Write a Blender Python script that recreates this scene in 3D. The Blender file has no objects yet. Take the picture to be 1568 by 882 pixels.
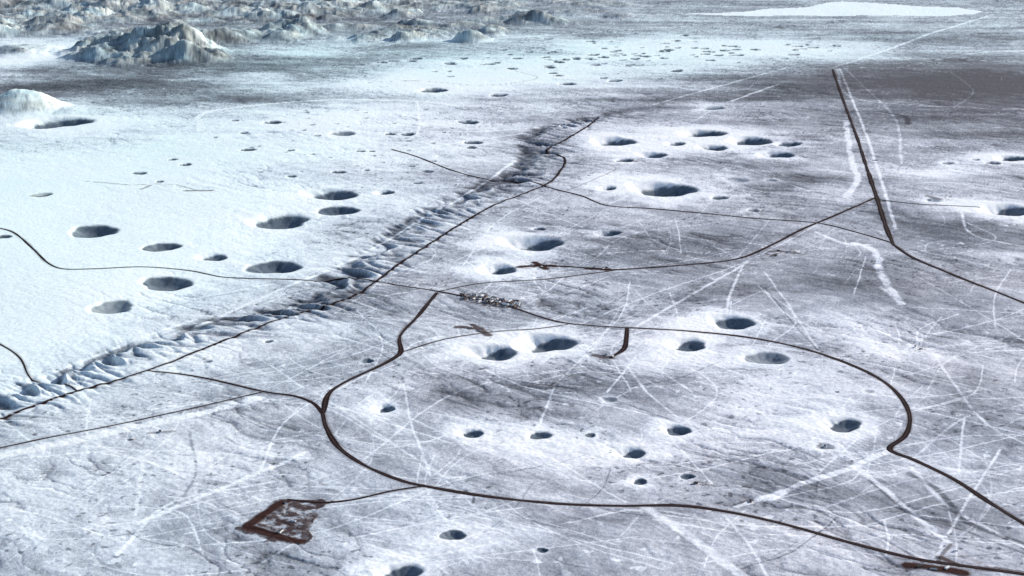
import bpy, math, random
import numpy as np
from mathutils import Vector
random.seed(7); rng=np.random.default_rng(11)
f32=np.float32
# ------------------------------------------------------------------ camera / image pixels to ground
H=1500.0; F=2360.0; PITCH=math.atan((441+217)/F)
cp,sp=math.cos(PITCH),math.sin(PITCH)
def G(px,py):  # image pixel cast through the camera onto the flat ground plane
    """image pixel -> ground metres"""
    a=(px-784)/F; b=-(py-441)/F
    dy=cp+b*sp; dz=-sp+b*cp
    t=H/-dz
    return (a*t, dy*t)
def mpp(px,py):
    x,y=G(px,py); return (y*cp+H*sp)/F
def depth(y): return np.maximum(y*cp+H*sp,1100.0)
scene=bpy.context.scene
cam=bpy.data.cameras.new("camera"); co=bpy.data.objects.new("camera",cam); scene.collection.objects.link(co)
co.location=(0,0,H); co.rotation_euler=(math.pi/2-PITCH,0,0)
cam.sensor_width=36; cam.lens=36*F/1568; cam.clip_start=10; cam.clip_end=300000
scene.camera=co
# ------------------------------------------------------------------ grid
ys=[G(784,p)[1] for p in np.arange(925,-12,-0.9)]
near=[ys[0]-d for d in np.geomspace(8,30000,45)][::-1]
far=[ys[-1]+d for d in np.geomspace(40,90000,60)]
ys=np.array(near+ys+far)
uu=np.arange(-860,861,1.2)
ext=np.geomspace(3,14000,45)
uu=np.concatenate([(-860-ext)[::-1],uu,860+ext])
R,C=len(ys),len(uu)
dep=depth(ys)
X=(uu[None,:]*dep[:,None]/F).astype(f32)
Y=np.repeat(ys[:,None],C,1).astype(f32)
# ------------------------------------------------------------------ noise
def perlin(x,y,seed):
    r=np.random.default_rng(seed); P=r.permutation(256); ang=r.random(256)*2*np.pi
    gx=np.cos(ang).astype(f32); gy=np.sin(ang).astype(f32)
    xi=np.floor(x).astype(np.int32); yi=np.floor(y).astype(np.int32)
    fx=(x-xi).astype(f32); fy=(y-yi).astype(f32)
    u=fx*fx*fx*(fx*(fx*6-15)+10); v=fy*fy*fy*(fy*(fy*6-15)+10)
    x0=xi&255; x1=(xi+1)&255; y0=yi&255; y1=(yi+1)&255
    def g(a,b,dx,dy):
        h=P[(P[a]+b)&255]; return gx[h]*dx+gy[h]*dy
    n=(g(x0,y0,fx,fy)*(1-u)+g(x1,y0,fx-1,fy)*u)*(1-v)+(g(x0,y1,fx,fy-1)*(1-u)+g(x1,y1,fx-1,fy-1)*u)*v
    return n*1.5
def fbm(x,y,o,seed,g=0.5):
    s=0;a=1;t=0
    for i in range(o):
        s=s+a*perlin(x*2**i+17*i,y*2**i-9*i,seed+i); t+=a; a*=g
    return s/t
def ss(a,b,x):
    t=np.clip((x-a)/(b-a),0,1); return t*t*(3-2*t)
W1=fbm(X/900,Y/900,4,3); W2=fbm(X/900,Y/900,4,33)
w1=fbm(X/160,Y/160,3,5); w2=fbm(X/160,Y/160,3,55)
# ------------------------------------------------------------------ windows
def window(x0,x1,y0,y1):
    i0=max(0,np.searchsorted(ys,y0)-1); i1=min(R,np.searchsorted(ys,y1)+1)
    if i1<=i0: return None
    d=dep[i0:i1]; a=min((x0*F/d).min(),(x0*F/d).max()); b=max((x1*F/d).max(),(x1*F/d).min())
    j0=max(0,np.searchsorted(uu,a)-1); j1=min(C,np.searchsorted(uu,b)+1)
    if j1<=j0: return None
    return slice(i0,i1),slice(j0,j1)
def smooth_poly(pts,step=40):
    p=np.array(pts,float)
    if len(p)>2:
        out=[]
        q=np.vstack([2*p[0]-p[1],p,2*p[-1]-p[-2]])
        for i in range(1,len(q)-2):
            n=max(2,int(np.linalg.norm(q[i+1]-q[i])/step))
            for k in range(n):
                t=k/n
                out.append(0.5*((2*q[i])+(-q[i-1]+q[i+1])*t+(2*q[i-1]-5*q[i]+4*q[i+1]-q[i+2])*t*t+(-q[i-1]+3*q[i]-3*q[i+1]+q[i+2])*t**3))
        out.append(p[-1]); return np.array(out)
    n=max(1,int(np.linalg.norm(p[1]-p[0])/step)); 
    return np.array([p[0]+(p[1]-p[0])*k/n for k in range(n+1)])
def stroke(mask,P,hw,soft,amt=1.0,wob=0.0):
    r=hw+soft+wob
    for a,b in zip(P[:-1],P[1:]):
        w=window(min(a[0],b[0])-r,max(a[0],b[0])+r,min(a[1],b[1])-r,max(a[1],b[1])+r)
        if w is None: continue
        x=X[w];y=Y[w]
        if wob: x=x+w1[w]*wob; y=y+w2[w]*wob
        d=b-a; L=d@d+1e-9
        t=np.clip(((x-a[0])*d[0]+(y-a[1])*d[1])/L,0,1)
        dist=np.hypot(x-a[0]-t*d[0],y-a[1]-t*d[1])
        m=(1-ss(hw-soft*.5,hw+soft,dist))*amt
        mask[w]=np.maximum(mask[w],m)
def gp(l): return [G(*p) for p in l]
def blob_w(cx,cy,rx,ry,warp=0.0,p=2.0):
    x=(X+W1*warp-cx)/rx; y=(Y+W2*warp-cy)/ry
    return np.exp(-(x*x+y*y)**(p/2)).astype(f32)
def blob(px,py,rx,ry,warp=500,p=2.0):
    cx,cy=G(px,py); m=mpp(px,py)
    y0=G(px,py+ry)[1]; y1=G(px,py-ry)[1]
    return blob_w(cx,cy,rx*m,(y1-y0)/2,warp,p)
def inside(pts,warp,wx,wy):
    lp=gp(pts); xx=X+wx*warp; yy=Y+wy*warp; ins=np.zeros(X.shape,bool)
    for (xa,ya),(xb,yb) in zip(lp,lp[1:]+lp[:1]):
        c=((ya>yy)!=(yb>yy)); ins^= c & (xx<(xb-xa)*(yy-ya)/(yb-ya+1e-9)+xa)
    return ins
# ------------------------------------------------------------------ brightness zones (albedo)
n1=fbm(X/700,Y/700,6,71,.6); n2=fbm(X/90,Y/90,5,81,.7)
L=(0.61+0.22*n1+0.20*n2).astype(f32)
for b in [ # bright playa, west
 (60,420,260,110,.6),(0,300,240,70,.5),(150,240,260,60,.22),(420,230,240,60,.24),(330,330,260,60,.28),(0,520,150,50,.4),
 (560,190,200,30,.2),(400,180,200,22,.14),(620,125,190,22,.46),(760,110,200,20,.38),(560,320,110,40,.12),(0,95,60,25,.55),(60,70,100,12,.3),
 (960,85,260,20,.42),(1130,65,220,13,.36),(1230,75,110,14,.30),(720,58,120,8,.15),(560,65,90,7,.2),(340,121,70,5,.45),(480,78,60,5,.3),
 (940,215,70,20,.32),(1060,215,120,26,.26),(960,290,60,14,.46),(790,372,40,14,.55),(750,412,35,10,.36),(690,245,120,20,.12),
 (800,528,80,16,.50),(1060,525,60,16,.38),(1100,490,45,11,.46),(1200,590,130,36,.3),(1270,650,70,26,.34),(1180,700,140,40,.16),
 (960,690,120,26,.26),(830,665,130,26,.2),(620,615,70,18,.22),(1510,320,40,12,.6),(1420,255,120,12,.46),(1540,240,60,12,.35),
 (1400,530,50,14,.4),(1340,510,60,16,.28),(640,850,110,30,.22),(330,700,160,60,.12),(100,760,200,90,.14),(320,545,90,20,.28),(520,540,80,25,.16),
 (1000,440,110,26,.08),(1100,160,60,8,.16),(1480,680,60,30,.18),(40,600,70,20,.2),(140,190,110,12,.5),(1300,300,25,60,.2),(560,800,120,40,.14),(1540,390,40,8,.34)]:
    L+=b[4]*blob(*b[:4])
for b in [
 (1450,125,200,32,-.66),(1568,130,120,34,-.3),(1460,190,220,26,-.3),(1180,130,120,20,-.32),(1050,150,100,12,-.26),(330,105,330,15,-.34),(330,148,230,13,-.36),(200,130,200,12,-.26),
 (120,130,140,10,-.2),(800,80,60,8,-.16),(640,70,60,6,-.26),(1350,60,300,12,-.22),(1000,370,200,34,-.24),(1250,270,80,40,-.24),(1140,440,160,26,-.2),(560,85,200,7,-.2),
 (1300,440,120,34,-.22),(1000,590,160,28,-.2),(740,610,110,26,-.24),(440,660,90,26,-.18),(1450,600,120,50,-.16),(1100,720,150,30,-.12),(1500,420,120,40,-.14),(1500,360,120,24,-.14),
 (900,820,200,40,-.16),(1300,790,160,40,-.18),(1500,820,120,50,-.18),(700,460,120,16,-.18),(620,480,70,18,-.18),(1200,200,60,16,-.1),(1400,345,110,26,-.16),(200,20,420,30,-.3),(700,40,220,16,-.2),(0,8,1600,8,-.16),
 (640,430,80,12,-.14),(450,490,120,12,-.12),(860,330,80,8,-.14),(150,690,140,16,-.08),(1000,250,300,10,-.08),(900,200,120,8,-.1),(500,350,200,20,-.08),(560,260,160,8,-.1)]:
    L+=b[4]*blob(*b[:4])
lake=inside([(1040,22),(1130,17),(1200,12),(1255,8),(1290,3),(1340,6),(1420,10),(1470,12),(1500,17),(1490,21),(1400,25),(1250,23),(1140,24)],220,W1,W2).astype(f32)
# drainage streaks (down-slope, NW-SE)
c45=math.cos(math.radians(-42)); s45=math.sin(math.radians(-42))
A=X*c45+Y*s45+W1*190+w2*40; B=-X*s45+Y*c45+W2*190+w1*34
fade_pl=1-ss(.95,1.25,L)
st=fbm(A/400,B/75,5,91,.6); st2=fbm(A/130,B/34,4,95,.68)
rill=np.exp(-np.abs(perlin(A/560,B/130,99)+.30*n2)*14)+.8*np.exp(-np.abs(perlin(A/300,B/70,102)+.32*n2)*12)
patch=ss(-.1,.3,fbm(X/500,Y/500,3,120))
L+=(.18*st+.10*st2)*(.45+.55*fade_pl)-.24*rill*patch*fade_pl
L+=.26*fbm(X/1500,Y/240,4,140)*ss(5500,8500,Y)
# wind-aligned lineation on the western flat
a2=math.radians(20); U=X*math.cos(a2)+Y*math.sin(a2)+W1*80; V_=-X*math.sin(a2)+Y*math.cos(a2)+W2*60
L+=.14*fbm(U/900,V_/40,4,151,.65)*blob(420,260,420,130,300,p=3)
# ------------------------------------------------------------------ heights
Zs=(fbm(X/1400,Y/1400,3,201)*9).astype(f32)
Zd=(fbm(X/120,Y/120,4,211,.6)*1.6+st*2.2+st2*.8-rill*patch*2.2+ .5*perlin(X/14,Y/14,215)+.7*perlin(X/34,Y/34,216)).astype(f32)
Zd*=(.35+.65*fade_pl)
# fault scarp
sc=smooth_poly(gp([(-260,700),(-120,655),(0,608),(60,584),(130,560),(200,534),(270,512),(350,490),(430,473),(490,460),(515,430),(560,396),(620,358),(650,330),(700,305),(760,281),(800,262),(825,237),(822,210),(850,192),(900,180),(980,166),(1040,158)]),60)
sd=np.full(L.shape,1e6,f32); sa=np.zeros(L.shape,f32); arc=0; RW=1500
best=np.full(L.shape,1e9,f32)
for k,(a,b) in enumerate(zip(sc[:-1],sc[1:])):
    w=window(min(a[0],b[0])-RW,max(a[0],b[0])+RW,min(a[1],b[1])-RW,max(a[1],b[1])+RW)
    d=b-a; Ln=np.linalg.norm(d)
    if w is not None:
        x=X[w];y=Y[w]; t=((x-a[0])*d[0]+(y-a[1])*d[1])/Ln**2; tc=np.clip(t,0,1)
        dist=np.hypot(x-a[0]-tc*d[0],y-a[1]-tc*d[1])
        side=np.sign(d[0]*(y-a[1])-d[1]*(x-a[0]))
        bw=best[w]; m=dist<bw; bw[m]=dist[m]
        q=sd[w]; q[m]=(dist*side)[m]; q=sa[w]; q[m]=(arc+tc*Ln)[m]
    arc+=Ln
endf=ss(0,500,sa)*(1-ss(arc-900,arc-100,sa))
valid=(best<RW)
A0=X*c45+Y*s45+W1*160; B0=-X*s45+Y*c45+W2*150
gul=perlin(A0/360,B0/120,301)+.25*w1; gul2=perlin(A0/150,B0/48,303)
gs=lambda g,k: np.sqrt(g*g+k*k)-k
gw=np.clip(gs(gul,.06)*2.2+.4*gs(gul2,.06),0,1.3)
off=sd-60+120*gw          # positive to the left (down side)
face=ss(-45,55,off)
hvar=.8+.5*perlin(X/700,Y/700,309)
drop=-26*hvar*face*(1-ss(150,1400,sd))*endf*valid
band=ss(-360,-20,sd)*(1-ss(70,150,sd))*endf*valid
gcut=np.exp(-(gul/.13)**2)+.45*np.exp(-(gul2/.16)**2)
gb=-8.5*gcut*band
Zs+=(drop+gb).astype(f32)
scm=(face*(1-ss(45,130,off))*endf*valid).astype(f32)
L-=.46*scm*(.6+gw*.4)+.30*gcut*band  # shade of the scarp face painted into the albedo; gullies darkened too
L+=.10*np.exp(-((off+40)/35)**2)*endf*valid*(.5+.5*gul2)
# hills
hill=np.zeros_like(L)
rid=1-np.abs(fbm(X/520+W1*.8,Y/700,5,401,.55))*2.2
rid2=1-np.abs(fbm(X/230,Y/300,4,411,.55))*2.0
hn=fbm(X/420,Y/420,4,441,.55)
def addhill(px,py,rx,ry,h,rough=1.0,wp=1.0,pw=1.3):
    global hill
    cx,cy=G(px,py); m=mpp(px,py); rx=rx*m
    x=(X+(W1*rx*.9+w1*60)*wp-cx)/rx; y=(Y+(W2*ry*.9+w2*60)*wp-cy)/ry
    d2=x*x+y*y; s=np.clip(1-d2,0,1)**pw
    hill=np.maximum(hill,s*h*np.clip(.62-rough*.42+rough*(.34*rid+.16*rid2+.9*hn),.05,1.6))
for h in [(230,82,150,900,225),(300,66,110,700,200),(160,84,90,600,130),(370,60,70,600,120),(440,50,60,600,150),(520,42,60,400,60),(600,50,60,500,100),
          (655,38,60,500,100),(825,33,60,450,130),(780,33,70,400,80),(950,24,30,300,60),(880,20,70,500,60),(40,45,160,900,120),(120,25,180,1200,140),(330,20,160,1100,140),
          (500,18,150,900,130),(700,14,160,900,90),(0,10,160,1200,150),(230,5,260,1500,150),(560,2,260,1500,130),(880,6,120,900,60),(20,78,70,400,50)]:
    addhill(*h)
addhill(34,166,84,360,190,rough=.25,wp=.2,pw=2.0); addhill(118,168,70,200,26,rough=.6,wp=.4)
for i in range(100):
    px=random.uniform(-300,760); py=random.uniform(-8,62)
    addhill(px,py,random.uniform(16,60),random.uniform(180,500),random.uniform(35,105))
for i in range(26): # distant ranges beyond the frame
    a=random.uniform(-.5,.5); cy=random.uniform(24000,60000); cx=a*cy
    w=window(cx-5000,cx+5000,cy-5000,cy+5000)
    if w: 
        d=np.hypot((X[w]-cx)/3500,(Y[w]-cy)/2500); hill[w]=np.maximum(hill[w],np.clip(1-d,0,1)*random.uniform(200,700)*(.6+.5*rid[w]))
Zs+=hill
hm=ss(4,40,hill)
L=L*(1-hm)+hm*(.36+.16*rid2+.45*fbm(X/160,Y/160,4,431,.65)+.45*n1)
L+=.5*blob(90,160,50,8,60)  # sunlit east side of the cone hill, painted in as brighter soil
L=np.maximum(L,lake*1.05)
# ------------------------------------------------------------------ craters (px,py,width, extra lit wall to the west, depth factor, halo)
CR=[(617,876,64,22,1,1),(693,817,40,0,1,.5),(831,841,19,0,1,.3),(981,736,24,8,.9,.8),(1053,729,24,3,1,.3),(972,691,34,26,1,1),(1040,657,38,16,1,1),
(904,665,18,0,1,.5),(828,665,34,8,.9,.8),(726,662,30,16,1,1),(594,624,26,22,1,1),(1297,650,48,28,.9,.8),(1263,683,28,6,.5,.5),(935,611,22,8,.6,.6),(1282,600,8,0,1,.2),
(1330,600,18,0,.5,.3),(1175,547,66,10,.7,.7),(1127,492,60,24,1,1),(1060,527,48,30,.9,1),(848,525,70,48,1.05,1),(765,539,56,42,1,1),(563,553,22,0,1,.5),(412,524,14,5,.8,.5),
(318,555,16,4,.6,.5),(830,371,68,52,1,1),(772,412,42,36,1,1),(937,356,32,18,1,.8),(827,350,20,6,.8,.4),(1025,290,86,36,1,1),(935,289,22,18,1,1),(1103,303,26,6,.8,.5),(1155,322,18,6,.7,.5),
(948,215,54,36,1,1),(1038,219,28,12,.9,.6),(1082,203,56,24,1,1),(1097,225,38,18,1,.8),(1155,215,60,26,1,.8),(1210,220,38,10,1,.6),(1195,236,44,22,.9,.8),(1006,236,34,26,.9,.8),(958,245,30,8,.8,.5),
(1095,165,32,10,.7,.5),(1182,276,18,4,.6,.4),(1130,276,38,8,.4,.4),(1552,321,58,42,1,1),(1555,243,42,18,1,.8),(1522,250,22,6,.8,.4),(1430,306,26,8,.5,.5),(1452,250,18,4,.7,.4),
(420,402,80,4,.9,.3),(255,427,80,8,.8,.5),(172,464,68,10,.7,.5),(248,375,56,4,.8,.3),(330,388,38,18,.8,.6),(145,352,80,6,.8,.3),(433,332,84,22,.9,.4),(518,316,62,4,.9,.3),
(513,292,70,26,.9,.5),(593,289,26,18,.8,.5),(640,276,16,2,.8,.2),(520,262,22,2,.8,.2),(655,258,20,2,.8,.2),(562,258,12,2,.8,.2),(92,187,92,26,.9,.6),(418,187,28,4,1,.3),(360,184,14,2,.9,.2),
(374,203,16,2,.9,.2),(380,229,24,2,.8,.2),(525,204,38,6,.7,.3),(598,204,20,2,.9,.2),(625,204,24,2,.9,.2),(725,213,28,4,.9,.2),(718,183,34,4,.9,.2),(722,220,18,2,.8,.2),(445,230,14,2,.8,.2),
(465,199,10,0,.8,.2),(487,207,12,0,.8,.2),(285,251,20,2,.8,.2),(265,243,14,2,.8,.2),(214,264,24,2,.8,.2),(245,277,14,2,.8,.2),(65,298,32,2,.6,.2),(5,362,24,2,.9,.2),(447,269,16,2,.8,.2),
(665,138,44,8,.9,.3),(765,145,28,4,.9,.2),(870,128,26,4,.9,.2),(900,90,18,2,.8,.2),(638,89,22,2,.8,.2),(942,123,24,4,.9,.2),(553,229,14,2,.8,.2),(570,229,10,2,.8,.2),(710,90,12,2,.8,.2),
(690,117,12,0,.8,.2),(745,88,10,0,.8,.2),(795,245,22,2,.6,.2),(1010,120,12,0,.7,.2),(630,250,14,0,.7,.2),(505,240,8,0,.8,.2),(330,210,8,0,.8,.2),(545,168,9,0,.8,.2),(560,172,8,0,.8,.2),(390,283,10,0,.6,.2),
(680,200,9,0,.8,.2),(1340,245,10,0,.8,.2),(1495,245,12,2,.8,.3),(1240,165,10,0,.5,.2)]
for i in range(120):
    t=random.random(); CR.append((random.gauss(760+380*t,120),random.gauss(98-32*t,10),random.uniform(8,20),1,.8,.15))
for i in range(34):
    CR.append((random.uniform(380,760),random.uniform(165,275),random.uniform(5,11),0,.7,.1))
silt_shade=np.zeros_like(L); halo=np.zeros_like(L); lit_rim=np.zeros_like(L); Zc=np.zeros_like(L); crz=np.zeros_like(L)
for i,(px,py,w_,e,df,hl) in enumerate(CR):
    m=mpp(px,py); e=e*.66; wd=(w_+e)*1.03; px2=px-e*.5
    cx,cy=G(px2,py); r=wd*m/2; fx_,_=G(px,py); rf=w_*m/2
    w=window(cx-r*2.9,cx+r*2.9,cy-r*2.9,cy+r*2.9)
    if w is None: continue
    dx=X[w]-cx; dy=Y[w]-cy
    th=np.arctan2(dy,dx); ph=i*1.7
    irr=1+.08*np.sin(2*th+ph)+.06*np.sin(3*th+2*ph)+.03*np.sin(7*th+ph)+.14*w1[w]
    t=np.hypot(dx,dy)/(r*irr)
    D=.33*r*df
    prof=np.where(t<1.06,-D*(1-ss(.22,1.04,t)),0)
    prof=prof*(1+.12*np.sin(th*9+ph+3*w2[w])*ss(.3,.7,t))
    Zc[w]=np.minimum(Zc[w],prof)
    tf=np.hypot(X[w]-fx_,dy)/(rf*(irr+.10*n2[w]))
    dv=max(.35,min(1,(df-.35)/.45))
    silt_shade[w]=np.maximum(silt_shade[w],(1-ss(.90,1.03,np.maximum(tf,t)))*dv)  # dark silt floor, with the crater's shade painted into the same mask
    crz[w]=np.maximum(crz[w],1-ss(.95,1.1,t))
    lit_rim[w]=np.maximum(lit_rim[w],np.exp(-((t-1.0)/.10)**2)*min(1,.15+hl*.85)*(1-ss(-.5,.7,np.cos(th))*.75))  # pale rim, whiter on the west to paint in its sunlit wall
    ray=.6+.4*np.sin(th*5+ph)+.9*w2[w]+.8*n2[w]
    halo[w]=np.maximum(halo[w],hl*(1-ss(.9,1.9+.9*ray,t))*(1-.5*np.clip(np.cos(th),0,1)))
L+=halo*.42
Zd*=(1-crz*.6)
# ------------------------------------------------------------------ roads
ROADS=[ # (points, half width m)
 ([(225,568),(300,578),(400,600),(450,607),(480,618),(494,633)],4.2),
 ([(494,633),(500,655),(520,685),(560,712),(610,733),(650,743),(740,758),(850,769),(950,773),(1040,774),(1120,785),(1200,803),(1300,832),(1400,857),(1480,869),(1590,884)],5.4),
 ([(495,632),(503,604),(530,585),(580,562),(605,548),(614,538),(613,515),(640,485),(669,449)],5.2),
 ([(612,541),(680,520),(760,508),(820,504),(870,497)],2.0),
 ([(-40,345),(0,350),(25,358),(50,380),(85,408),(140,410),(220,405),(290,408),(340,417),(400,420),(480,423),(560,428),(610,437),(660,445)],3.2),
 ([(660,445),(720,457),(780,470),(850,492),(910,499),(960,502)],4.2),
 ([(960,502),(1060,507),(1150,516),(1230,533),(1300,557),(1350,582),(1380,610),(1393,640),(1386,668),(1362,688),(1400,705),(1460,735),(1520,775),(1590,818)],5.4),
 ([(-60,660),(0,640),(110,600),(225,568),(300,540),(400,500),(460,480),(530,458),(570,435),(610,405),(660,372),(705,343),(760,312),(835,283),(858,262),(864,241),(837,229),(870,210),(900,192),(917,177)],4.2),
 ([(600,226),(640,236),(690,255),(740,267),(800,275),(850,290),(890,300),(930,315),(1000,320),(1080,327),(1160,335),(1250,341),(1310,355),(1365,371)],3.6),
 ([(1275,106),(1290,150),(1310,205),(1330,265)],5.6),
 ([(1330,265),(1345,310),(1358,350),(1368,374)],7.4),
 ([(1368,374),(1400,395),(1470,425),(1590,473)],5.8),
 ([(1340,303),(1290,325),(1230,350),(1180,375),(1130,395),(1050,404),(950,412),(920,411),(870,408),(820,406)],4.5),
 ([(1340,305),(1400,312),(1480,316),(1500,317)],1.8),
 ([(672,447),(740,434),(830,428),(900,419),(950,412)],2.0),
 ([(960,503),(959,518),(955,535),(935,548)],4.6),
 ([(650,743),(600,750),(540,763),(490,767),(440,762)],3.2),
 ([(-40,693),(0,684),(80,668),(180,650),(300,625),(400,602)],2.0),
 ([(-20,515),(0,520),(30,538),(48,568),(90,582),(120,598)],2.0),
]
road=np.zeros_like(L); brown=np.zeros_like(L)
RP=[]
for pts,hw in ROADS:
    P=smooth_poly(gp(pts),14); RP.append(P)
    stroke(road,P[::3] if len(P)>9 else P,hw+6,12,1)
    stroke(brown,P[::3] if len(P)>9 else P,hw+1.5,8,.62,wob=8)
for pts in [[(864,241),(900,245),(935,254),(940,262),(900,280),(868,292)],[(560,127),(640,124),(740,131),(822,120),(788,108)]]:
    stroke(brown,smooth_poly(gp(pts),30),2.5,6,.55,wob=6)
Zd*=(1-road)
for pts,hw,a,wb in [([(440,763),(405,785),(376,806)],12,1,26),([(376,806),(420,818),(458,826)],13,1,26),([(458,826),(470,800),(484,785)],8,.8,26),([(436,762),(470,765),(498,768)],8,.9,18),
  ([(365,806),(400,812)],9,.9,14),([(700,502),(735,504)],12,.9,20),([(725,498),(745,514)],12,.9,16),([(935,548),(912,545)],14,.8,18),
  ([(800,407),(848,408)],16,1,25),([(820,402),(835,412)],13,1,20),([(900,410),(932,412)],15,1,22),([(1180,384),(1215,386)],14,.7,30),([(1392,866),(1475,878)],15,1,16),([(1440,855),(1470,868)],8,.9,10),([(1500,872),(1568,880)],12,.7,12),
  ([(1455,835),(1440,852)],4,.6,10),([(285,292),(325,290)],12,.8,30),([(50,300),(75,297)],12,.7,30),([(130,277),(200,282),(260,281),(300,290)],4,.6,20),([(230,283),(215,289)],8,.6,20),([(230,664),(262,662)],7,.5,12),([(1420,300),(1440,304)],12,.7,20),
  ([(195,672),(215,682)],4,.3,8),([(1255,681),(1275,686)],6,.5,10),([(1135,768),(1150,764)],4,.5,8),([(945,245),(975,247)],10,.8,20),([(1150,322),(1165,323)],10,.6,20),([(1190,388),(1180,392)],6,.8,12),([(1068,738),(1095,744)],5,.5,10),([(1060,742),(1070,738)],4,.6,10)]:
    stroke(brown,smooth_poly(gp(pts)),hw,hw*.6,a,wob=wb)
bn=fbm(X/30,Y/30,4,505,.6)
pad=inside([(438,758),(500,766),(482,792),(464,832),(420,826),(362,810),(400,785)],50,w1,w2).astype(f32)
brown=np.maximum(brown,pad*ss(-.40,.12,bn)*.93)
brown=np.maximum(brown,blob(430,795,80,38,60,p=4)*ss(.1,.4,bn)*.7)
brown=np.maximum(brown,blob(490,745,40,10,60,p=3)*ss(.1,.4,fbm(A/60,B/14,3,515))*.6)
camp=inside([(700,450),(745,450),(795,464),(795,475),(745,472),(705,460)],30,w1,w2).astype(f32)
brown=np.maximum(brown,camp*ss(-.3,.15,fbm(X/18,Y/18,3,506))*.75)
brown=np.maximum(brown,blob(735,504,30,8,60,p=3)*ss(.05,.4,bn)*.8)
brown=np.maximum(brown,blob(825,407,36,9,60,p=3)*ss(.0,.4,bn)*.8)
brown=np.maximum(brown,blob(1430,868,70,12,60,p=3)*ss(-.05,.25,bn)*.8)
brown=np.maximum(brown,blob(1200,385,40,7,60,p=3)*ss(.0,.3,bn)*.7)
for px,py,r in [(1008,655,10),(938,690,10),(1150,768,10),(1265,682,14),(1412,533,12),(1080,742,16),(925,546,18),(1186,544,8),(870,575,8),(312,553,10),(690,430,14),(1182,268,14),(1160,322,12),(1300,545,8),(540,535,8),(1105,760,8),(775,678,6),(1448,302,12),(905,700,6),(1300,705,8)]:
    brown=np.maximum(brown,blob(px,py,r,r*.35,20,p=3)*ss(.1,.35,fbm(X/12,Y/12,2,520))*.85)
# pale vehicle tracks and washes
pale=np.zeros_like(L)
TR=[([(1145,400),(1060,450),(975,500)],5,.8),([(0,694),(90,679),(180,660),(300,635),(400,610)],16,1),([(1310,715),(1220,745),(1130,775)],7,1),([(1310,715),(1240,735),(1180,765)],7,.9),([(1310,715),(1360,690)],9,1),
 ([(1310,715),(1350,745),(1400,790),(1450,830)],7,.8),([(985,775),(1050,815),(1140,885)],10,.85),([(1310,372),(1340,385),(1350,420),(1378,465)],12,.9),([(1378,465),(1350,440)],8,.6),([(1340,500),(1400,530),(1440,545)],10,.8),
 ([(1250,355),(1290,372),(1330,375)],8,.8),([(1295,185),(1303,240),(1312,275),(1295,302)],12,.8),([(1280,102),(1340,82),(1440,47),(1520,22)],14,.7),([(1270,100),(1230,100),(1180,110),(1000,160)],9,.6),
 ([(1192,128),(1120,155)],10,.9),([(308,200),(322,170),(500,153),(640,155),(700,160)],14,1),([(1282,106),(1310,150),(1500,165),(1568,168)],8,.6),([(1440,840),(1475,780),(1530,690)],3,.8),
 ([(210,800),(330,750),(470,690)],6,.8),([(180,850),(260,770),(420,735)],4,.6),([(205,800),(220,700)],4,.5),([(20,700),(200,690),(480,700)],4,.5),([(480,600),(560,650),(640,705)],3,.5),([(560,700),(700,600),(900,560)],3,.5),
 ([(850,590),(830,640),(820,665)],3,.7),([(975,545),(930,600)],3,.8),([(985,550),(1060,600)],3,.7),([(990,555),(930,560),(900,545)],3,.8),([(960,560),(990,600)],3,.8),([(1170,415),(1210,470),(1260,545)],3,.6),([(1040,640),(990,600),(960,560)],3,.6),
 ([(1140,400),(1120,445),(1110,490)],4,.8),([(1000,440),(900,430),(740,440)],3,.5),([(660,200),(740,196),(870,185)],7,.7),([(590,232),(740,208),(860,190)],6,.7),([(900,250),(1100,250),(1260,300)],4,.5),
 ([(930,320),(1100,300),(1300,300)],4,.5),([(1470,322),(1490,360),(1568,378)],5,.8),([(1380,470),(1568,480)],3,.6),([(1430,540),(1568,535)],4,.7),([(1400,420),(1568,520)],3,.5),([(1090,600),(1300,640)],3,.6),([(860,800),(1000,780),(1200,830)],3,.6),
 ([(640,155),(640,200),(600,226)],6,.5),([(430,420),(450,410),(560,395)],8,.5),([(120,440),(260,450),(420,428)],8,.3),([(300,490),(420,440),(560,380),(700,300),(790,240)],7,.8),([(0,590),(150,530),(300,480)],6,.6),([(740,60),(900,50),(1050,40)],12,.6),([(560,75),(700,50),(830,55)],9,.5),
 ([(1110,790),(1150,840),(1180,890)],3,.6),([(560,830),(640,850),(760,830)],4,.5),([(0,640),(100,700),(300,720)],3,.4),([(1430,540),(1500,640),(1568,680)],4,.6),([(1400,700),(1480,640),(1568,620)],3,.5),([(780,300),(900,350),(1000,370)],3,.5),([(700,420),(760,340),(830,300)],3,.6),
 ([(100,270),(160,330),(190,420)],6,.3),([(1395,715),(1450,775),(1568,840)],5,.6),([(1290,100),(1320,130),(1370,180),(1380,250)],6,.5),([(1390,100),(1500,80),(1568,78)],7,.5),([(1320,85),(1568,95)],7,.5),([(1286,105),(1304,150),(1326,205),(1345,262),(1357,300),(1372,350)],6,.9),
 ([(690,60),(760,55),(830,57),(800,68)],7,.6),([(150,560),(120,600),(140,640)],4,.6),([(760,440),(900,400),(960,360),(1100,340)],3,.5),([(880,500),(1000,450),(1140,400),(1250,345)],3,.6),([(1000,505),(1100,560),(1250,620),(1290,700)],3,.6),([(540,820),(700,790),(800,775)],3,.6),
 ([(1455,110),(1490,140),(1460,165)],5,.6),([(1350,100),(1420,108),(1568,120)],5,.5),([(1300,120),(1350,140),(1568,150)],5,.4),([(1360,260),(1480,262),(1568,268)],5,.6),([(1350,285),(1450,280),(1568,300)],4,.5)]
for pts,hw,a in TR: stroke(pale,smooth_poly(gp(pts),30),hw,hw*.8,a,wob=hw*1.2)
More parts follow.
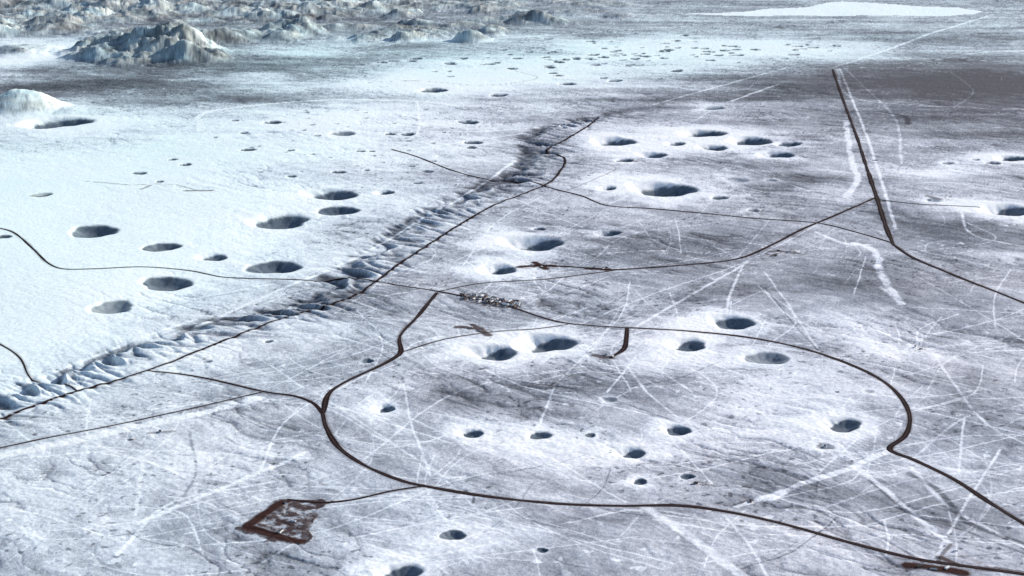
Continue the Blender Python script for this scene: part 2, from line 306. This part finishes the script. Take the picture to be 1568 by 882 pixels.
hubs=[gp([p])[0] for p in [(955,548),(1310,715),(1400,530),(1145,400),(740,460),(825,407),(1200,385),(848,540),(1040,660),(650,745),(1100,215),(620,540)]]
for i in range(480):
    if i%4:
        px=random.uniform(0,1568); py=random.choice([random.uniform(420,880),random.uniform(420,880),random.uniform(90,420)]); x,y=G(px,py)
    else: x,y=random.choice(hubs); x+=random.gauss(0,40); y+=random.gauss(0,60)
    a=random.choice([.35,.5,2.5,-.3,1.2,random.uniform(0,6.2),random.uniform(0,6.2)])+random.gauss(0,.08); l=random.uniform(120,900); c=random.gauss(0,.25)
    P=[(x,y),(x+l*.5*math.cos(a),y+l*.5*math.sin(a)),(x+l*math.cos(a+c),y+l*math.sin(a+c))]
    stroke(pale,smooth_poly(P,40),random.uniform(.9,2.6),2.2,random.uniform(.35,.8),wob=4)
pale*=np.clip(.8+.8*n2,.3,1.15)
thin=np.zeros_like(L)
for pts,hw,a in [([(1392,725),(1440,755),(1480,800),(1568,835)],7,.7),([(1330,735),(1400,790),(1470,812),(1568,850)],4,.6),([(1345,170),(1385,178),(1390,190)],12,.8),([(1172,440),(1220,500),(1262,545)],2,.6),([(930,262),(840,280)],3,.3),
   ([(290,665),(300,720),(280,760)],3,.5),([(690,200),(600,226)],3,.3),([(560,640),(650,590),(760,560)],2,.4),([(800,585),(900,600),(1050,650)],3,.5),([(380,640),(430,660),(480,665)],3,.5),([(230,600),(330,620),(440,640)],2,.3),
   ([(200,480),(330,445),(480,430)],5,.3),([(80,500),(260,455),(420,425)],5,.3),([(230,510),(400,455),(540,420)],5,.35),([(340,240),(460,250),(560,235)],5,.3),([(120,210),(250,215),(380,225)],6,.3),([(420,300),(560,330),(640,310)],4,.3)]:
    stroke(thin,smooth_poly(gp(pts),30),hw,hw,a,wob=hw)
for i in range(110):
    px=random.uniform(0,1568); py=random.uniform(160,880); x,y=G(px,py); a=random.choice([-.75,-.75,.35,random.uniform(0,3.1)])+random.gauss(0,.2); l=random.uniform(80,500)
    P=[(x,y),(x+l*.5*math.cos(a),y+l*.5*math.sin(a)),(x+l*math.cos(a+.15),y+l*math.sin(a+.15))]
    stroke(thin,smooth_poly(P,30),random.uniform(.8,2),2,random.uniform(.25,.7),wob=10)
L+=pale*.52*(1-silt_shade)*(1-crz*.6)
L-=thin*.4
pk=ss(.35,.5,fbm(X/45,Y/45,3,611))*(1-ss(.8,1.05,L)); L+=.28*pk*ss(.0,.3,fbm(X/500,Y/500,2,612))
dkp=ss(.34,.5,fbm(X/26,Y/26,2,621)); L-=.32*dkp*ss(-.1,.25,fbm(X/420,Y/420,2,622))*(1-ss(.9,1.1,L))
grain=rng.normal(0,1,L.shape).astype(f32)
L+=grain*.055*(1-ss(.85,1.1,L)*.8)
L=np.clip(L,0,1.12)
Z=(Zs+Zd+Zc).astype(f32)
Z+=(ss(.7,1,brown)*(1-road)*1.5*(.6+n2)).astype(f32)
# ------------------------------------------------------------------ colour
stops=[(0,(.064,.066,.078)),(.3,(.185,.194,.22)),(.55,(.43,.45,.50)),(.78,(.78,.81,.865)),(1.0,(.94,.96,.975)),(1.12,(.97,.98,.98))]
xs=[s[0] for s in stops]
col=np.stack([np.interp(L,xs,[s[1][k] for s in stops]) for k in range(3)],-1).astype(f32)
cy_=np.clip(blob(40,300,560,260,300)*.75+hm*.35+blob(760,90,560,40,300)*.45+ss(9000,14000,Y)*.45+.4*n1*ss(5000,8000,Y),0,1)  # cyan haze tint painted into the western and far ground
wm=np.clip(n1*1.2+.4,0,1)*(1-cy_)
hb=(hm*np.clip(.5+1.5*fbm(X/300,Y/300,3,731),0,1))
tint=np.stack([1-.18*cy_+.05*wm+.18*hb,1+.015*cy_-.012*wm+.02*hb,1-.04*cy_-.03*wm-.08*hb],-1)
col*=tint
dk=ss(.0,.6,blob(1460,125,200,34))[...,None]; col=col*(1-dk*.3)+dk*.3*np.array([.19,.17,.18],f32)
silt_shade_rgb=np.array([.085,.115,.150],f32); silt_shade_w=(silt_shade*.93*np.clip(1+.25*n2,0,1.08))[...,None]; col=col*(1-silt_shade_w)+silt_shade_rgb*silt_shade_w  # silt colour darkened to carry the painted crater shade
rl=(lit_rim*.7*(1-silt_shade*.6))[...,None]; col=col*(1-rl)+np.array([.94,.96,.97],f32)*rl
b=np.clip(brown,0,1)[...,None]; col=col*(1-b)+np.array([.048,.022,.018],f32)*b
col=np.clip(col,.01,.97)
# ------------------------------------------------------------------ mesh
me=bpy.data.meshes.new("desert_ground")
nv=R*C; me.vertices.add(nv)
me.vertices.foreach_set("co",np.stack([X,Y,Z],-1).reshape(-1).astype(f32))
ii=(np.arange(R-1)[:,None]*C+np.arange(C-1)[None,:]).reshape(-1)
q=np.stack([ii,ii+1,ii+C+1,ii+C],-1).astype(np.int32).reshape(-1)
nf=len(ii); me.loops.add(nf*4); me.loops.foreach_set("vertex_index",q)
me.polygons.add(nf); me.polygons.foreach_set("loop_start",np.arange(nf,dtype=np.int32)*4)
me.polygons.foreach_set("loop_total",np.full(nf,4,np.int32))
me.update(calc_edges=True)
me.polygons.foreach_set("use_smooth",np.ones(nf,bool))
at=me.color_attributes.new("soil","FLOAT_COLOR","POINT")
at.data.foreach_set("color",np.concatenate([col.reshape(-1,3),np.ones((nv,1),f32)],1).astype(f32).reshape(-1))
g=bpy.data.objects.new("desert_ground",me); scene.collection.objects.link(g)
def nm(name):
    m=bpy.data.materials.new(name); m.use_nodes=True; nt=m.node_tree; b=nt.nodes["Principled BSDF"]
    b.inputs["Roughness"].default_value=.95; b.inputs["Specular IOR Level"].default_value=.05
    return m,nt,b
def noise(nt,scale,det=4,rough=.6):
    n=nt.nodes.new("ShaderNodeTexNoise"); n.inputs["Scale"].default_value=scale; n.inputs["Detail"].default_value=det; n.inputs["Roughness"].default_value=rough
    g=nt.nodes.new("ShaderNodeNewGeometry"); nt.links.new(g.outputs["Position"],n.inputs["Vector"]); return n
def rng_(nt,src,a,b,c,d):
    m=nt.nodes.new("ShaderNodeMapRange"); nt.links.new(src,m.inputs[0]); 
    for k,vv in enumerate((a,b,c,d)): m.inputs[k+1].default_value=vv
    return m.outputs[0]
m,nt,b=nm("desert_soil")
a=nt.nodes.new("ShaderNodeAttribute"); a.attribute_name="soil"
n=noise(nt,.09,4,.75); f=rng_(nt,n.outputs["Fac"],.3,.7,.80,1.16)
mx=nt.nodes.new("ShaderNodeVectorMath"); mx.operation="SCALE"; nt.links.new(a.outputs["Color"],mx.inputs[0]); nt.links.new(f,mx.inputs["Scale"])
nt.links.new(mx.outputs[0],b.inputs["Base Color"])
bp=nt.nodes.new("ShaderNodeBump"); bp.inputs["Strength"].default_value=.5; bp.inputs["Distance"].default_value=2.0
n2_=noise(nt,.09,3,.7); nt.links.new(n2_.outputs["Fac"],bp.inputs["Height"]); nt.links.new(bp.outputs[0],b.inputs["Normal"])
me.materials.append(m)
def simple(name,c,var=.3,sc=.2):
    m,nt,b=nm(name); n=noise(nt,sc); f=rng_(nt,n.outputs["Fac"],.3,.7,1-var,1+var)
    v=nt.nodes.new("ShaderNodeVectorMath"); v.operation="SCALE"; v.inputs[0].default_value=c; nt.links.new(f,v.inputs["Scale"]); nt.links.new(v.outputs[0],b.inputs["Base Color"]); return m
M_as=simple("worn_asphalt",(.050,.036,.036),.5,.05); M_sh=simple("oiled_shoulder",(.024,.012,.011),.5,.08); 
M_w=simple("white_siding",(.78,.79,.8),.1,1); M_r=simple("dark_roof",(.06,.055,.06),.2,1); M_r2=simple("metal_roof",(.75,.76,.78),.1,1); M_g=simple("window_glass",(.03,.04,.05),.1,1); M_t=simple("tan_siding",(.22,.16,.12),.1,1)
# ------------------------------------------------------------------ height sampling
def hz(x,y):
    ri=np.interp(y,ys,np.arange(R)); i=np.clip(ri.astype(int),0,R-2); fr=ri-i
    u=x*F/depth(y); cj=np.interp(u,uu,np.arange(C)); j=np.clip(cj.astype(int),0,C-2); fc=cj-j
    return (Z[i,j]*(1-fc)+Z[i,j+1]*fc)*(1-fr)+(Z[i+1,j]*(1-fc)+Z[i+1,j+1]*fc)*fr
lift=0
for P,(pts,hw) in zip(RP,ROADS):
    T=np.gradient(P,axis=0); T/=np.linalg.norm(T,axis=1)[:,None]+1e-9; N=np.stack([-T[:,1],T[:,0]],1)
    sN=len(P); kn=np.arange(0,sN+6,5); wv=1+.2*np.interp(np.arange(sN),kn,rng.normal(0,1,len(kn)))
    wv=np.clip(wv,.6,1.5); lift+=.02
    prof=[(-1.5,-.8,0),(-1.0,.5,0),(-.3,.45,0),(.3,.45,0),(1.0,.5,0),(1.5,-.8,0)]
    base=hz(P[:,0],P[:,1]); V=[]
    k=np.ones(5)/5; bs=np.convolve(np.pad(base,2,mode='edge'),k,'valid')
    up=np.clip((P[:,1]-4500)*.0003,0,1.2)
    for o,z,_ in prof:
        off=o*hw*(wv if abs(o)>.5 else 1); x=P[:,0]+N[:,0]*off; y=P[:,1]+N[:,1]*off
        zz=np.maximum(hz(x,y),bs-1)+z+lift+(up if abs(o)<1.2 else 0)
        V.append(np.stack([x,y,zz],1))
    V=np.stack(V,1).reshape(-1,3); n=len(prof); Fc=[];mi=[]
    for i in range(sN-1):
        for j in range(n-1):
            Fc.append((i*n+j,(i+1)*n+j,(i+1)*n+j+1,i*n+j+1)); mi.append(1 if (j==2 and hw>4.5) else 0)
    rm=bpy.data.meshes.new("desert_road"); rm.from_pydata(V.tolist(),[],Fc); rm.materials.append(M_sh); rm.materials.append(M_as)
    rm.polygons.foreach_set("material_index",mi); rm.update()
    ro=bpy.data.objects.new("desert_road",rm); scene.collection.objects.link(ro)
# ------------------------------------------------------------------ buildings
def building(name,px,py,rot,l,w,h,wall,roof,gable=True):
    x,y=G(px,py); z=float(hz(np.array([x]),np.array([y]))[0])-.3
    V=[];Fa=[];mi=[]
    def box(x0,x1,y0,y1,z0,z1,m):
        k=len(V); V.extend([(x0,y0,z0),(x1,y0,z0),(x1,y1,z0),(x0,y1,z0),(x0,y0,z1),(x1,y0,z1),(x1,y1,z1),(x0,y1,z1)])
        for f in [(0,3,2,1),(4,5,6,7),(0,1,5,4),(1,2,6,5),(2,3,7,6),(3,0,4,7)]: Fa.append(tuple(k+i for i in f)); mi.append(m)
    L2,W2_=l/2,w/2
    box(-L2,L2,-W2_,W2_,0,h,0)
    if gable:
        k=len(V); e=.5; rh=w*.25
        V.extend([(-L2-e,-W2_-e,h+.01),(L2+e,-W2_-e,h+.01),(L2+e,W2_+e,h+.01),(-L2-e,W2_+e,h+.01),(-L2-e,0,h+rh),(L2+e,0,h+rh)])
        for f in [(0,1,5,4),(2,3,4,5),(1,2,5),(3,0,4),(0,3,2,1)]: Fa.append(tuple(k+i for i in f)); mi.append(1)
    else: box(-L2-.3,L2+.3,-W2_-.3,W2_+.3,h+.01,h+.4,1)
    nwin=max(2,int(l/5))
    for i in range(nwin):
        cx=-L2+(i+.5)*l/nwin
        for s in (-1,1):
            y0=s*W2_; ya,yb=(y0-.06,y0-.01) if s<0 else (y0+.01,y0+.06)
            if i==nwin//2 and s<0: box(cx-.6,cx+.6,ya,yb,.1,2.2,1)
            else: box(cx-.9,cx+.9,ya,yb,h*.4,h*.75,2)
    bm_=bpy.data.meshes.new(name); bm_.from_pydata(V,[],Fa); 
    for mm in (wall,roof,M_g): bm_.materials.append(mm)
    bm_.polygons.foreach_set("material_index",mi); bm_.update()
    o=bpy.data.objects.new(name,bm_); scene.collection.objects.link(o); o.location=(x,y,z); o.rotation_euler=(0,0,rot)
for i in range(52):
    t=random.random(); px=706+84*t+random.uniform(-3,3); py=454+12*t+random.uniform(-4,5)
    building("camp_building",px,py,random.choice([-.5,1.07])+random.gauss(0,.05),random.uniform(10,24),random.uniform(5,9),random.uniform(3.5,7),random.choice([M_w,M_t,M_t]),random.choice([M_r,M_r,M_r2]))
for px,py in [(815,405),(828,409),(838,405),(910,409),(922,411),(928,409),(1192,383),(1205,386),(1212,383),(938,547),(928,544),(722,503),(735,507),(1400,530),(1412,533),(205,672),(246,662),(1423,304),(1150,768),(1410,869),(1428,873),(1452,872),(1465,846),(436,768),(450,796),(430,812),(1065,741),(1262,682),(1187,391)]:
    building("field_trailer",px+random.uniform(-2,2),py,random.uniform(0,3),random.uniform(9,16),random.uniform(4,6),random.uniform(3,5),random.choice([M_w,M_t]),random.choice([M_r,M_r,M_r2]),gable=random.random()<.4)
# ------------------------------------------------------------------ light
EL=math.radians(24); AZ=math.radians(60)  # clockwise from +Y
sun=bpy.data.lights.new("sun","SUN"); sun.energy=5; sun.angle=math.radians(.5); sun.color=(1,.965,.915)
so=bpy.data.objects.new("sun",sun); scene.collection.objects.link(so)
d=Vector((math.sin(AZ)*math.cos(EL),math.cos(AZ)*math.cos(EL),math.sin(EL)))
so.rotation_euler=d.to_track_quat('Z','Y').to_euler()
wd=bpy.data.worlds.new("World"); scene.world=wd; wd.use_nodes=True
nt=wd.node_tree; bg=nt.nodes["Background"]; sk=nt.nodes.new("ShaderNodeTexSky"); sk.sky_type='NISHITA'; sk.sun_disc=False
sk.sun_elevation=EL; sk.sun_rotation=AZ; sk.altitude=1200; sk.dust_density=2.5; nt.links.new(sk.outputs[0],bg.inputs[0]); bg.inputs[1].default_value=.15
scene.view_settings.view_transform='Standard'; scene.view_settings.look='None'; scene.view_settings.exposure=0
print("grid",R,C)
